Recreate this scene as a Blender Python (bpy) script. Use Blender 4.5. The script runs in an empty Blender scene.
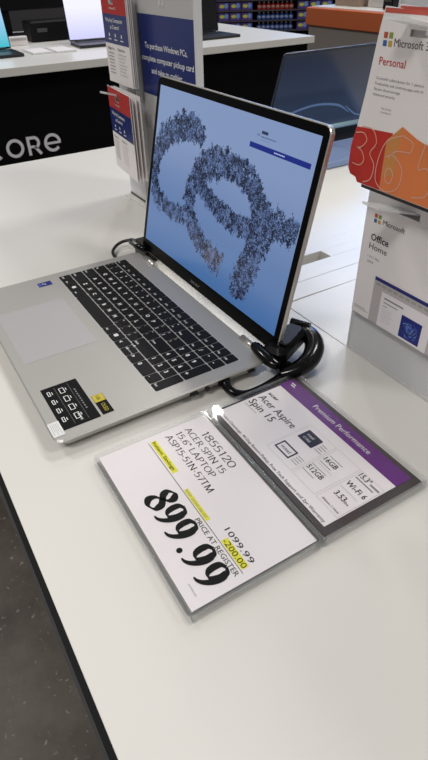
import bpy, bmesh, math, random
from mathutils import Matrix, Vector, noise

sc = bpy.context.scene
C = sc.collection
PI = math.pi

# ------------------------------------------------------------------ camera
cam_d = bpy.data.cameras.new('camera'); cam = bpy.data.objects.new('camera', cam_d); C.objects.link(cam)
cam.location = (0.764848, -0.061709, 0.389044)
cam.rotation_euler = (0.91058, 0.021385, 1.020165)
cam_d.sensor_fit = 'VERTICAL'; cam_d.sensor_height = 36; cam_d.sensor_width = 36
cam_d.lens = 547.0576 * 36 / 760
cam_d.clip_start = 0.01; cam_d.clip_end = 60
cam_d.dof.use_dof = True; cam_d.dof.focus_distance = 0.60; cam_d.dof.aperture_fstop = 26.0
sc.camera = cam

# ------------------------------------------------------------------ world, lights, exposure
w = bpy.data.worlds.new('store_ambience'); sc.world = w; w.use_nodes = True
bg = w.node_tree.nodes['Background']; bg.inputs[0].default_value = (1.0, 0.985, 0.965, 1); bg.inputs[1].default_value = 0.24
sc.view_settings.view_transform = 'Standard'; sc.view_settings.look = 'None'
sc.view_settings.exposure = -0.13; sc.view_settings.gamma = 1; sc.view_settings.use_curve_mapping = False

def area(name, loc, size, size_y, power, col=(1, .98, .95), rz=0, target=None):
    l = bpy.data.lights.new(name, 'AREA'); l.shape = 'RECTANGLE'; l.size = size; l.size_y = size_y
    l.energy = power; l.color = col
    o = bpy.data.objects.new(name, l); C.objects.link(o); o.location = loc; o.rotation_euler = (0, 0, rz)
    if target: o.rotation_euler = (Vector(target) - Vector(loc)).to_track_quat('-Z', 'Y').to_euler()
    return o
area('ceiling_light', (-3.80, 2.62, 4.2), .26, .26, 45)
area('ceiling_light', (-0.6, 3.4, 4.2), .9, .9, 95)
area('ceiling_light', (2.8, 2.4, 4.2), .9, .9, 85)
area('ceiling_light', (-2.6, -1.6, 4.2), .9, .9, 85)
area('ceiling_light', (1.4, -2.4, 3.8), .9, .9, 95)
area('ceiling_light', (-4.6, 5.4, 4.2), .9, .9, 70)
area('added_blue_table_light', (-5.2, 6.4, 2.7), 3.0, 1.6, 130, (.16, .42, 1), target=(.0, .8, 0))  # added unseen light, tints the table behind the laptop blue

# ------------------------------------------------------------------ materials
def s2l(c):
    return tuple(((x / 255) / 12.92 if x / 255 <= .04045 else ((x / 255 + .055) / 1.055) ** 2.4) for x in c)
_m = {}
def mat(name, col=(128, 128, 128), rough=.5, metal=0., noise=0., scale=40, spec=.5, bump=0., coat=0., emis=None, estr=0.):
    if name in _m: return _m[name]
    m = bpy.data.materials.new(name); m.use_nodes = True; nt = m.node_tree; p = nt.nodes['Principled BSDF']
    c = s2l(col); p.inputs['Base Color'].default_value = (*c, 1)
    p.inputs['Roughness'].default_value = rough; p.inputs['Metallic'].default_value = metal
    p.inputs['Specular IOR Level'].default_value = spec; p.inputs['Coat Weight'].default_value = coat
    if noise or bump:
        tc = nt.nodes.new('ShaderNodeTexCoord'); n = nt.nodes.new('ShaderNodeTexNoise')
        n.inputs['Scale'].default_value = scale; n.inputs['Detail'].default_value = 5
        nt.links.new(tc.outputs['Object'], n.inputs['Vector'])
        if noise:
            mx = nt.nodes.new('ShaderNodeMix'); mx.data_type = 'RGBA'
            mx.inputs[6].default_value = (*[x * (1 - noise) for x in c], 1); mx.inputs[7].default_value = (*[min(1, x * (1 + noise)) for x in c], 1)
            nt.links.new(n.outputs['Fac'], mx.inputs[0]); nt.links.new(mx.outputs[2], p.inputs['Base Color'])
        if bump:
            b = nt.nodes.new('ShaderNodeBump'); b.inputs['Strength'].default_value = bump; b.inputs['Distance'].default_value = .001
            nt.links.new(n.outputs['Fac'], b.inputs['Height']); nt.links.new(b.outputs['Normal'], p.inputs['Normal'])
    if emis:
        p.inputs['Emission Color'].default_value = (*s2l(emis), 1); p.inputs['Emission Strength'].default_value = estr
    _m[name] = m; return m
def acrylic(name, tint=(.96, .97, .97), rough=.04, haze=0.0):
    m = bpy.data.materials.new(name); m.use_nodes = True; nt = m.node_tree; nt.nodes.clear()
    out = nt.nodes.new('ShaderNodeOutputMaterial'); t = nt.nodes.new('ShaderNodeBsdfTransparent'); t.inputs[0].default_value = (*tint, 1)
    g = nt.nodes.new('ShaderNodeBsdfGlossy'); g.inputs['Roughness'].default_value = rough
    lw = nt.nodes.new('ShaderNodeLayerWeight'); pw = nt.nodes.new('ShaderNodeMath'); pw.operation = 'POWER'; pw.inputs[1].default_value = 4.0
    nt.links.new(lw.outputs['Facing'], pw.inputs[0]); fr = nt.nodes.new('ShaderNodeMath'); fr.operation = 'MULTIPLY_ADD'; fr.inputs[1].default_value = .7; fr.inputs[2].default_value = .010; nt.links.new(pw.outputs[0], fr.inputs[0])
    mx = nt.nodes.new('ShaderNodeMixShader'); nt.links.new(fr.outputs[0], mx.inputs[0]); nt.links.new(t.outputs[0], mx.inputs[1]); nt.links.new(g.outputs[0], mx.inputs[2])
    last = mx
    if haze:
        d = nt.nodes.new('ShaderNodeBsdfDiffuse'); d.inputs[0].default_value = (.92, .93, .93, 1)
        m2 = nt.nodes.new('ShaderNodeMixShader'); m2.inputs[0].default_value = haze
        nt.links.new(mx.outputs[0], m2.inputs[1]); nt.links.new(d.outputs[0], m2.inputs[2]); last = m2
    nt.links.new(last.outputs[0], out.inputs[0]); _m[name] = m; return m
def screen_mat(name, bottom, top, strength, swirl=None):
    m = bpy.data.materials.new(name); m.use_nodes = True; nt = m.node_tree; p = nt.nodes['Principled BSDF']
    p.inputs['Base Color'].default_value = (.008, .009, .012, 1); p.inputs['Roughness'].default_value = .18
    tc = nt.nodes.new('ShaderNodeTexCoord'); sp = nt.nodes.new('ShaderNodeSeparateXYZ'); nt.links.new(tc.outputs['Generated'], sp.inputs[0])
    r = nt.nodes.new('ShaderNodeValToRGB'); r.color_ramp.elements[0].color = (*s2l(bottom), 1); r.color_ramp.elements[1].color = (*s2l(top), 1)
    r.color_ramp.elements[0].position = .0; r.color_ramp.elements[1].position = .75
    nt.links.new(sp.outputs['Y'], r.inputs[0])
    last = r.outputs[0]
    if swirl:
        n = nt.nodes.new('ShaderNodeTexWave'); n.wave_type = 'RINGS'; n.inputs['Scale'].default_value = 1.1; n.inputs['Distortion'].default_value = 3
        nt.links.new(tc.outputs['Generated'], n.inputs['Vector'])
        mx = nt.nodes.new('ShaderNodeMix'); mx.data_type = 'RGBA'; mx.inputs[7].default_value = (*s2l(swirl), 1)
        pw = nt.nodes.new('ShaderNodeMath'); pw.operation = 'POWER'; pw.inputs[1].default_value = 4; nt.links.new(n.outputs['Fac'], pw.inputs[0])
        ml = nt.nodes.new('ShaderNodeMath'); ml.operation = 'MULTIPLY'; ml.inputs[1].default_value = .35; nt.links.new(pw.outputs[0], ml.inputs[0])
        nt.links.new(ml.outputs[0], mx.inputs[0]); nt.links.new(last, mx.inputs[6]); last = mx.outputs[2]
    nt.links.new(last, p.inputs['Emission Color']); p.inputs['Emission Strength'].default_value = strength
    _m[name] = m; return m

M_table = mat('white_laminate', (222, 219, 213), .32, noise=.035, scale=5, spec=.5)
M_core = mat('white_core', (190, 186, 178), .5)
M_blackedge = mat('black_edging', (9, 9, 10), .5, spec=.2)
M_greyedge = mat('grey_edging', (72, 70, 69), .5, spec=.3)
M_blackpanel = mat('black_panel', (4, 4, 6), .6, spec=.15)
M_floor = mat('polished_concrete', (84, 75, 67), .42, noise=.0, scale=9, spec=.35)
def _floor():
    nt = M_floor.node_tree; p = nt.nodes['Principled BSDF']; tc = nt.nodes.new('ShaderNodeTexCoord')
    n1 = nt.nodes.new('ShaderNodeTexNoise'); n1.inputs['Scale'].default_value = 5; n1.inputs['Detail'].default_value = 8; n1.inputs['Roughness'].default_value = .65
    n2 = nt.nodes.new('ShaderNodeTexNoise'); n2.inputs['Scale'].default_value = 60; n2.inputs['Detail'].default_value = 3
    r1 = nt.nodes.new('ShaderNodeValToRGB'); r1.color_ramp.elements[0].position = .35; r1.color_ramp.elements[1].position = .68
    r1.color_ramp.elements[0].color = (*s2l((70, 60, 54)), 1); r1.color_ramp.elements[1].color = (*s2l((104, 95, 86)), 1)
    r2 = nt.nodes.new('ShaderNodeValToRGB'); r2.color_ramp.elements[0].position = .64; r2.color_ramp.elements[1].position = .72
    mx = nt.nodes.new('ShaderNodeMix'); mx.data_type = 'RGBA'; mx.inputs[7].default_value = (*s2l((142, 134, 124)), 1)
    nt.links.new(tc.outputs['Object'], n1.inputs['Vector']); nt.links.new(tc.outputs['Object'], n2.inputs['Vector'])
    nt.links.new(n1.outputs['Fac'], r1.inputs[0]); nt.links.new(n2.outputs['Fac'], r2.inputs[0])
    nt.links.new(r2.outputs[0], mx.inputs[0]); nt.links.new(r1.outputs[0], mx.inputs[6]); nt.links.new(mx.outputs[2], p.inputs['Base Color'])
_floor()
M_alu = mat('silver_aluminium', (196, 194, 189), .42, .5, noise=.02, scale=300)
M_aludark = mat('silver_side', (150, 147, 144), .4, .6)
M_pad = mat('trackpad_glass', (192, 188, 190), .35, .25)
M_well = mat('keyboard_well', (205, 203, 202), .4, .4)
M_key = mat('black_key', (13, 12, 14), .5, spec=.3)
M_legend = mat('white_legend', (235, 235, 233), .6)
M_bezel = mat('black_bezel', (4, 4, 5), .3, spec=.1)
M_lidedge = mat('lid_edge_metal', (206, 200, 194), .3, .7)
M_lidback = mat('lid_back_metal', (160, 160, 162), .4, .7)
M_blk = mat('black_print', (10, 10, 12), .5, spec=.2)
M_wht = mat('white_print', (228, 228, 226), .6)
M_gry = mat('grey_print', (128, 128, 130), .6)
M_yel = mat('yellow_print', (226, 222, 60), .6)
M_gold = mat('gold_print', (196, 178, 60), .5)
M_paper = mat('white_paper', (233, 227, 229), .6, noise=.01, scale=20)
M_card = mat('white_card', (236, 230, 228), .5, noise=.01, scale=20)
M_purple = mat('purple_print', (98, 36, 122), .45)
M_dkcard = mat('charcoal_card', (66, 60, 62), .5)
M_line = mat('pale_line_print', (190, 188, 190), .6)
M_plastic = mat('gloss_black_plastic', (4, 4, 5), .16, spec=.3)
M_rubber = mat('black_rubber', (18, 18, 19), .35)
M_port = mat('port_black', (6, 6, 7), .5)
M_acr = acrylic('clear_acrylic', (.995, .995, .995))
M_acredge = acrylic('acrylic_edge', (.998, .998, .998), .06, .07)
M_frost = mat('grey_acrylic_panel', (204, 204, 205), .3, noise=.02, scale=8)
M_white_ac = mat('white_acrylic_edge', (214, 214, 214), .25)
M_blue = mat('blue_print', (30, 44, 108), .3)
M_red = mat('red_print', (178, 44, 40), .45)
M_dred = mat('dark_red_print', (190, 44, 36), .45)
M_orng = mat('orange_print', (222, 126, 70), .45, noise=.12, scale=30)
M_orng2 = mat('gold_orange_print', (206, 138, 76), .45)
M_topred = mat('coral_red_print', (196, 88, 76), .45)
M_ink = mat('ink_navy_print', (22, 24, 54), .4)
M_navy = mat('navy_print', (30, 40, 120), .4)

# ------------------------------------------------------------------ mesh helpers
def rrect(x0, x1, y0, y1, r=.0, n=5):
    if r <= 0: return [(x0, y0), (x1, y0), (x1, y1), (x0, y1)]
    pts = []
    for cx, cy, a0 in ((x1 - r, y0 + r, -90), (x1 - r, y1 - r, 0), (x0 + r, y1 - r, 90), (x0 + r, y0 + r, 180)):
        for i in range(n + 1):
            a = math.radians(a0 + 90 * i / n); pts.append((cx + r * math.cos(a), cy + r * math.sin(a)))
    return pts
def catmull(pts, n=6, closed=False):
    out = []; N = len(pts); dim = len(pts[0]); R = range(N if closed else N - 1)
    for i in R:
        if closed: p = [pts[(i + k - 1) % N] for k in range(4)]
        else: p = [pts[max(0, i - 1)], pts[i], pts[i + 1], pts[min(N - 1, i + 2)]]
        for j in range(n):
            t = j / n
            out.append(tuple(.5 * (2 * p[1][d] + (p[2][d] - p[0][d]) * t + (2 * p[0][d] - 5 * p[1][d] + 4 * p[2][d] - p[3][d]) * t * t + (3 * p[1][d] - p[0][d] - 3 * p[2][d] + p[3][d]) * t ** 3) for d in range(dim)))
    if not closed: out.append(tuple(pts[-1]))
    return out
_txt = {}
def text_mesh(s, bold=0.):
    k = (s, bold)
    if k not in _txt:
        cu = bpy.data.curves.new('t', 'FONT'); cu.body = s; cu.resolution_u = 2; cu.offset = bold
        o = bpy.data.objects.new('t', cu); C.objects.link(o)
        bpy.context.view_layer.update()
        me = bpy.data.meshes.new_from_object(o.evaluated_get(bpy.context.evaluated_depsgraph_get()))
        v = [(a.co.x, a.co.y) for a in me.vertices]; f = [tuple(p.vertices) for p in me.polygons]
        bpy.data.objects.remove(o); bpy.data.curves.remove(cu); bpy.data.meshes.remove(me); _txt[k] = (v, f)
    return _txt[k]
class MB:
    def __init__(s, M=None): s.bm = bmesh.new(); s.mats = []; s.M = M or Matrix()
    def mi(s, m):
        if m not in s.mats: s.mats.append(m)
        return s.mats.index(m)
    def v(s, p): return s.bm.verts.new(s.M @ Vector(p))
    def face(s, vs, m, smooth=False):
        try: f = s.bm.faces.new(vs)
        except ValueError: return None
        f.material_index = s.mi(m); f.smooth = smooth; return f
    def poly(s, pts, m): return s.face([s.v(p) for p in pts], m)
    def prism(s, poly, z0, z1, m, bev=0., top=None, botin=0.):
        cx = sum(p[0] for p in poly) / len(poly); cy = sum(p[1] for p in poly) / len(poly)
        wx = max(p[0] for p in poly) - cx; wy = max(p[1] for p in poly) - cy
        def ring(z, ins):
            fx = (wx - ins) / wx; fy = (wy - ins) / wy
            return [s.v((cx + (x - cx) * fx, cy + (y - cy) * fy, z)) for x, y in poly]
        if bev > 0: rs = [ring(z0, botin + bev), ring(z0 + bev, botin), ring(z1 - bev, 0), ring(z1, bev)]
        else: rs = [ring(z0, botin), ring(z1, 0)]
        n = len(poly)
        for a, b in zip(rs, rs[1:]):
            for i in range(n): s.face([a[i], a[(i + 1) % n], b[(i + 1) % n], b[i]], m)
        s.face(rs[-1], top or m); s.face(rs[0][::-1], m); return s
    def box(s, x0, x1, y0, y1, z0, z1, m, bev=0., r=0.): return s.prism(rrect(x0, x1, y0, y1, r), z0, z1, m, bev)
    def flat(s, x0, x1, y0, y1, z, m, r=0.):
        s.face([s.v((x, y, z)) for x, y in rrect(x0, x1, y0, y1, r, 3)], m); return s
    def frame(s, x0, x1, y0, y1, z, t, m):
        for a in ((x0, x1, y0, y0 + t), (x0, x1, y1 - t, y1), (x0, x0 + t, y0 + t, y1 - t), (x1 - t, x1, y0 + t, y1 - t)): s.flat(*a, z, m)
        return s
    def tube(s, pts, r, m, n=10, closed=False, flatz=1.):
        P = [Vector(p[:3]) for p in pts]; rr = [p[3] if len(p) > 3 else r for p in pts]; N = len(P); rings = []
        for i, p in enumerate(P):
            a = P[(i - 1) % N] if closed or i else P[0]; b = P[(i + 1) % N] if closed or i < N - 1 else P[-1]
            t = (b - a).normalized(); up = Vector((0, 0, 1)) if abs(t.z) < .95 else Vector((1, 0, 0))
            x = t.cross(up).normalized(); y = x.cross(t)
            rings.append([s.v(p + x * math.cos(2 * PI * k / n) * rr[i] + y * math.sin(2 * PI * k / n) * rr[i] * flatz) for k in range(n)])
        for i in range(N if closed else N - 1):
            a = rings[i]; b = rings[(i + 1) % N]
            for k in range(n): s.face([a[k], a[(k + 1) % n], b[(k + 1) % n], b[k]], m, True)
        if not closed: s.face(rings[0][::-1], m); s.face(rings[-1], m)
        return s
    def text(s, t, x, y, z, cap, m, width=None, bold=0., center=False, M=None):
        v, f = text_mesh(t, bold)
        if not v: return s
        x0 = min(a[0] for a in v); x1 = max(a[0] for a in v)
        k = cap / .73; kx = (width / (x1 - x0)) if width else k
        off = -(x1 - x0) * kx / 2 if center else 0
        vs = [s.v((x + off + (a - x0) * kx, y + b * k, z)) for a, b in v]
        for p in f: s.face([vs[i] for i in p], m)
        return s
    def stroke(s, pts, z, thick, thin, m, ang=0., taper=False):
        # broad nib pen: thick where the stroke runs upright, thin where it runs level
        n = len(pts); L = []; R = []
        for i in range(n):
            a = pts[max(0, i - 1)]; b = pts[min(n - 1, i + 1)]; dx = b[0] - a[0]; dy = b[1] - a[1]; l = math.hypot(dx, dy) or 1
            w_ = thin + (thick - thin) * abs(math.sin(math.atan2(dy, dx) - ang)) ** 1.5
            if taper: w_ *= min(1, .25 + 3 * min(i, n - 1 - i) / n)
            L.append((pts[i][0] - dy / l * w_ / 2, pts[i][1] + dx / l * w_ / 2)); R.append((pts[i][0] + dy / l * w_ / 2, pts[i][1] - dx / l * w_ / 2))
        l = [s.v((*p, z)) for p in L]; r = [s.v((*p, z)) for p in R]
        for i in range(n - 1): s.face([l[i], r[i], r[i + 1], l[i + 1]], m)
        return s
    def build(s, name, parent=None, kind=None):
        bmesh.ops.recalc_face_normals(s.bm, faces=s.bm.faces)
        me = bpy.data.meshes.new(name)
        if parent is not None:
            Mi = Matrix.Identity(4); o_ = parent; 
            while o_ is not None: Mi = o_.matrix_basis @ Mi; o_ = o_.parent
            s.bm.transform(Mi.inverted())
        s.bm.to_mesh(me); s.bm.free()
        for m in s.mats: me.materials.append(m)
        o = bpy.data.objects.new(name, me); C.objects.link(o)
        if parent is not None: o.parent = parent
        if kind: o['kind'] = kind
        return o
def thing(name, label, cat, loc=(0, 0, 0), rz=0, group=None):
    o = bpy.data.objects.new(name, None); C.objects.link(o); o.empty_display_size = .05
    o.location = loc; o.rotation_euler = (0, 0, rz); o['label'] = label; o['category'] = cat
    o.matrix_basis = Matrix.Translation(loc) @ Matrix.Rotation(rz, 4, 'Z')
    if group: o['group'] = group
    return o
def tag(o, label, cat, group=None):
    o['label'] = label; o['category'] = cat
    if group: o['group'] = group
    return o
def copy_tree(o, parent=None):
    c = o.copy(); C.objects.link(c)
    if parent is not None: c.parent = parent
    for ch in [k for k in C.objects if k.parent == o]: copy_tree(ch, c)
    return c
def vert(p, right, y_up=Vector((0, 0, 1))):
    """frame of a vertical face: local x = right, y = up, z = out of the face"""
    r = Vector(right).normalized(); u = Vector(y_up).normalized(); n = r.cross(u)
    return Matrix(((r.x, u.x, n.x, p[0]), (r.y, u.y, n.y, p[1]), (r.z, u.z, n.z, p[2]), (0, 0, 0, 1)))

# serif letters as pen skeletons (x, y in cap heights; 's' adds feet)
G = {
 '1': (.5, [([(.14, .82), (.28, .97)], 0), ([(.28, 0), (.28, 1)], 0)], [(.28, 0)]),
 '8': (.6, [([(.28, .53), (.1, .66), (.1, .88), (.28, .98), (.46, .88), (.46, .66), (.28, .53), (.06, .38), (.06, .12), (.28, .02), (.5, .12), (.5, .38), (.28, .53)], 1)], []),
 '5': (.58, [([(.48, .96), (.16, .96)], 0), ([(.16, .96), (.12, .55), (.3, .6), (.48, .48), (.48, .18), (.3, .03), (.06, .06)], 1)], []),
 '2': (.58, [([(.08, .74), (.16, .93), (.32, .98), (.46, .84), (.42, .6), (.06, .03)], 1), ([(.06, .03), (.52, .03)], 0)], []),
 '0': (.6, [([(.28, .98), (.06, .75), (.06, .25), (.28, .02), (.5, .25), (.5, .75), (.28, .98)], 1)], []),
 '6': (.6, [([(.48, .96), (.18, .78), (.06, .42), (.12, .1), (.28, .02), (.48, .14), (.48, .44), (.28, .56), (.1, .42)], 1)], []),
 '7': (.56, [([(.04, .95), (.5, .95)], 0), ([(.5, .95), (.22, 0)], 0)], []),
 'A': (.76, [([(.04, 0), (.34, 1)], 0), ([(.34, 1), (.66, 0)], 0), ([(.16, .36), (.54, .36)], 0)], [(.04, 0), (.66, 0)]),
 'C': (.7, [([(.62, .8), (.44, .97), (.2, .9), (.05, .6), (.07, .28), (.24, .05), (.46, .04), (.63, .2)], 1)], []),
 'E': (.64, [([(.12, 0), (.12, 1)], 0), ([(.12, .97), (.54, .97)], 0), ([(.12, .52), (.44, .52)], 0), ([(.12, .03), (.56, .03)], 0)], [(.12, 0), (.12, 1)]),
 'R': (.7, [([(.12, 0), (.12, 1)], 0), ([(.12, .97), (.42, .95), (.52, .74), (.4, .54), (.12, .5)], 1), ([(.3, .5), (.64, 0)], 0)], [(.12, 0), (.64, 0), (.12, 1)]),
 'S': (.56, [([(.46, .84), (.32, .98), (.12, .9), (.1, .68), (.28, .53), (.46, .36), (.42, .1), (.22, .02), (.06, .16)], 1)], []),
 'P': (.6, [([(.12, 0), (.12, 1)], 0), ([(.12, .97), (.42, .95), (.52, .72), (.4, .48), (.12, .44)], 1)], [(.12, 0), (.12, 1)]),
 'I': (.32, [([(.15, 0), (.15, 1)], 0)], [(.15, 0), (.15, 1)]),
 'N': (.78, [([(.12, 0), (.12, 1)], 0), ([(.12, 1), (.64, 0)], 0), ([(.64, 0), (.64, 1)], 0)], [(.12, 0), (.64, 1), (.12, 1)]),
 'L': (.6, [([(.12, 0), (.12, 1)], 0), ([(.12, .03), (.54, .03)], 0)], [(.12, 0), (.12, 1)]),
 'T': (.64, [([(.3, 0), (.3, 1)], 0), ([(.03, .97), (.57, .97)], 0)], [(.3, 0)]),
 'O': (.76, [([(.36, .98), (.08, .75), (.08, .25), (.36, .02), (.64, .25), (.64, .75), (.36, .98)], 1)], []),
 'M': (.92, [([(.1, 0), (.14, 1)], 0), ([(.14, 1), (.44, 0)], 0), ([(.44, 0), (.74, 1)], 0), ([(.74, 1), (.78, 0)], 0)], [(.1, 0), (.78, 0)]),
 '-': (.36, [([(.04, .36), (.28, .36)], 0)], []), '.': (.26, [([(.1, 0), (.1, .1)], 0)], []),
 '"': (.36, [([(.08, .72), (.08, 1)], 0), ([(.22, .72), (.22, 1)], 0)], []), ' ': (.28, [], [])}
def serif(mb, t, x, y, z, cap, width, m, thick=.155, thin=.075):
    tot = sum(G[c][0] for c in t); k = width / tot; cx = x
    for c in t:
        wd, strokes, feet = G[c]
        for pts, sm in strokes:
            p = catmull(pts, 5) if sm else pts
            # skeleton scaled, pen width kept in cap units
            q = [(cx + a * k, y + b * cap) for a, b in p]; mb.stroke(q, z, thick * cap, thin * cap, m)
        for fx, fy in feet:
            mb.flat(cx + fx * k - .12 * cap, cx + fx * k + .12 * cap, y + (fy and cap - .05 * cap), y + (fy and cap - .05 * cap) + .05 * cap, z, m)
        cx += wd * k

# ================================================================== SETTING
mb = MB(); mb.box(-14, 6, -4, 16, -.95, -.9, M_floor); mb.build('floor', kind='structure')
mbw = MB(vert((-11.5, 0, -.9), (.509, .861, 0))); mbw.box(-6, 16, 0, 5.2, -.1, 0, mat('far_wall', (74, 72, 74), .8)); mbw.build('wall_back', kind='structure')

# ================================================================== DISPLAY TABLE
tb = thing('display_table', 'long white laminate display table with black edge carrying the open silver laptop', 'table', (.6, .7, -.9))
def slabs(rects, z0=-.03):
    m_ = MB()
    for r in rects: m_.prism(r, z0, 0, M_table, .0003)
    return m_
R4 = rrect
Y1 = 1.55; X1 = 2.0
slabs([R4(-.2997, X1, -.055, .3670)]).build('front_panel', tb)
slabs([R4(-.66, -.3000, -.055, Y1)]).build('side_panel', tb)
slabs([[(.2412, .3682), (X1, .3682), (X1, Y1), (.2398, Y1), (.2398, .49)]]).build('rear_panel', tb)
slabs([[(.1996, .3682), (.2376, .3682), (.2392, .49), (.2392, Y1), (.1996, Y1)]]).build('cable_cover_strip', tb)
slabs([R4(-.2996, .10, .3682, Y1), R4(.10, .133, .3682, Y1), R4(.133, .1586, .3682, .43), R4(.133, .1586, .523, Y1), R4(.1586, .1988, .3682, Y1)]).build('rear_middle_panel', tb)
mb = MB(); mb.box(-.655, X1, -.05, Y1 - .005, -.045, -.0301, M_core); mb.build('underlay', tb)
mb = MB(); mb.box(-.66, X1, -.0593, -.0553, -.034, -.0008, M_blackedge); mb.build('edge_band', tb)
mb = MB(); mb.box(-.66, X1, -.0620, -.0595, -.05, -.008, M_greyedge); mb.build('edge_rail', tb)
mb = MB(); mb.box(-.60, X1 - .05, -.0, Y1 - .05, -.9, -.0455, M_blackpanel); mb.build('cabinet_base', tb)

# ================================================================== MAIN LAPTOP  (x to the user's right, y to the hinge)
W, D, H = .356, .2561, .018
lp = thing('laptop', 'open silver laptop with a pale blue screen of dark swirls, in front on the table', 'laptop', (W / 2, D / 2, 0))
mb = MB(); mb.prism(rrect(0, W, 0, D, .010), .0035, H, M_alu, .0016, botin=.0075); base = mb.build('base', lp)
for x, y in ((.03, .025), (W - .03, .025), (.03, D - .03), (W - .03, D - .03)):
    mb = MB(); mb.box(x - .012, x + .012, y - .004, y + .004, 0.0002, .0036, M_rubber, .0008); mb.build('rubber_foot', base)
zt = H + .00012
mb = MB(); mb.flat(.0802, .2087, .0126, .1019, zt, M_well, .002); mb.flat(.0808, .2081, .0132, .1013, zt + .00008, M_pad, .002); mb.build('trackpad', lp)
# keyboard
kx0, kx1, ky0, ky1 = .018, .3377, .1175, .2262
mb = MB(); mb.flat(kx0 - .0012, kx1 + .0012, ky0 - .0012, ky1 + .0012, zt, M_well, .002); kb = mb.build('keyboard', lp)
def key(x0, x1, y0, y1, leg='', dot=False):
    g = .0008; x0 += g; x1 -= g; y0 += g; y1 -= g
    m_ = MB(); m_.prism(rrect(x0, x1, y0, y1, .0012, 2), zt + .0001, zt + .0011, M_key, .0003)
    z = zt + .00115
    if dot: m_.flat(x0 + .003, x0 + .009, (y0 + y1) / 2 - .0028, (y0 + y1) / 2 + .0028, z, M_wht, .001)
    elif leg:
        if len(leg) > 2: m_.text(leg.strip('_'), x0 + .0016, y0 + .0035, z, .0028, M_legend, width=min(.0018 * len(leg), x1 - x0 - .003), bold=.02)
        else:
            m_.text(leg[0], x0 + .0022, (y0 + .0026) if len(leg) == 2 else (y0 + .0048), z, .0052 if len(leg) == 1 else .0034, M_legend, bold=.04)
            if len(leg) == 2: m_.text(leg[1], x0 + .0022, y1 - .0056, z, .0030, M_legend, bold=.03)
    return m_.build('key', kb)
Wm = .2595; n4 = (kx1 - kx0 - Wm) / 4; ph = (ky1 - ky0) / 6
def row(r, items, x=kx0, total=Wm, hs=1.):
    tot = sum(i[1] for i in items); k = total / tot
    for it in items:
        lg, u = it[0], it[1]
        if lg is not None: key(x, x + u * k, ky0 + r * ph, ky0 + (r + hs) * ph, lg, len(it) > 2)
        x += u * k
N = lambda s: [(c, 1) for c in s]
row(5, [('Esc', 1)] + [('F%d_' % i, 1) for i in range(1, 13)] + [('Prt', 1), ('Del', 1)])
row(5, [('Cal', 1), ('Hom', 1), ('Pup', 1), ('Pdn', 1)], kx0 + Wm, 4 * n4)
row(4, [('`~', .8)] + [(a, 1) for a in ('1!', '2@', '3#', '4$', '5%', '6^', '7&', '8*', '9(', '0)', '-_', '=+')] + [('Bksp', 1.8)])
row(4, [('Num', 1), ('/', 1), ('*', 1), ('-', 1)], kx0 + Wm, 4 * n4)
row(3, [('Tab', 1.4)] + N('QWERTYUIOP') + [('[{', 1), (']}', 1), ('\\|', 1.2)])
row(3, [('7', 1), ('8', 1), ('9', 1), (None, 1)], kx0 + Wm, 4 * n4)
row(2, [('Caps', 1.7)] + N('ASDFGHJKL') + [(';:', 1), ("'\"", 1), ('Enter', 1.9)])
row(2, [('4', 1), ('5', 1), ('6', 1), (None, 1)], kx0 + Wm, 4 * n4)
key(kx1 - n4, kx1, ky0 + 2 * ph, ky0 + 4 * ph, '+')
row(1, [('Shift', 2.1)] + N('ZXCVBNM') + [(',<', 1), ('.>', 1), ('/?', 1), ('Shift', 2.5)])
row(1, [('1', 1), ('2', 1), ('3', 1), (None, 1)], kx0 + Wm, 4 * n4)
key(kx1 - n4, kx1, ky0, ky0 + 2 * ph, 'Ent')
row(0, [('Ctrl', 1), ('Fn_', 1), ('w', 1, 1), ('Alt', 1), ('', 5.2), ('Alt', 1), ('c', 1, 1), ('<', 1), (None, 1), ('>', 1), ('0', 1.6), ('.', .9)], total=Wm + 3 * n4 - .0003)
tw = Wm + 3 * n4 - .0003; u1 = tw / 16.7; ux = kx0 + u1 * 12.2
key(ux, ux + u1, ky0, ky0 + ph / 2, '^'); key(ux, ux + u1, ky0 + ph / 2, ky0 + ph, '^')
# stickers on the palm rest
z1 = zt + .0001
mb = MB(); mb.flat(.266, .342, .0125, .053, z1, M_blk, .001)
for i, x in enumerate((.274, .290, .306, .322)):
    for j, (yy, cc) in enumerate(((.017, .0032), (.030, .0055))):
        mb.frame(x, x + (.010 if j else .008), yy, yy + cc, z1 + .0001, .0008, M_legend)
        mb.flat(x + .002, x + .0065, yy + cc + .0015, yy + cc + .0023, z1 + .0001, M_legend)
mb.flat(.270, .338, .0265, .0268, z1 + .0001, M_gry); mb.flat(.270, .338, .0415, .0418, z1 + .0001, M_gry)
for x in range(9): mb.flat(.283 + x * .0045, .2855 + x * .0045, .0445, .0462, z1 + .0001, M_gry)
mb.text('HDMI', .322, .0335, z1 + .0002, .003, M_wht, .014)
s = mb.build('sticker', lp); s['label'] = 'black specification sticker'
mb = MB(); mb.flat(.306, .341, .0555, .068, z1, M_blk, .0005); mb.flat(.3062, .319, .0558, .0677, z1 + .0001, M_gold, .0005)
mb.text('USB', .3085, .0595, z1 + .0002, .004, M_blk, .007); mb.text('OLED', .323, .0600, z1 + .0002, .0045, M_gold, .014)
s = mb.build('sticker', lp); s['label'] = 'yellow and black sticker'
mb = MB(); mb.flat(.3245, .3475, .0012, .013, z1 + .0002, M_wht, .0004)
for k in range(5): mb.flat(.327, .345 - (k % 2) * .005, .003 + k * .0018, .0036 + k * .0018, z1 + .0003, M_line)
s = mb.build('sticker', lp); s['label'] = 'small white label sticker'
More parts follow.
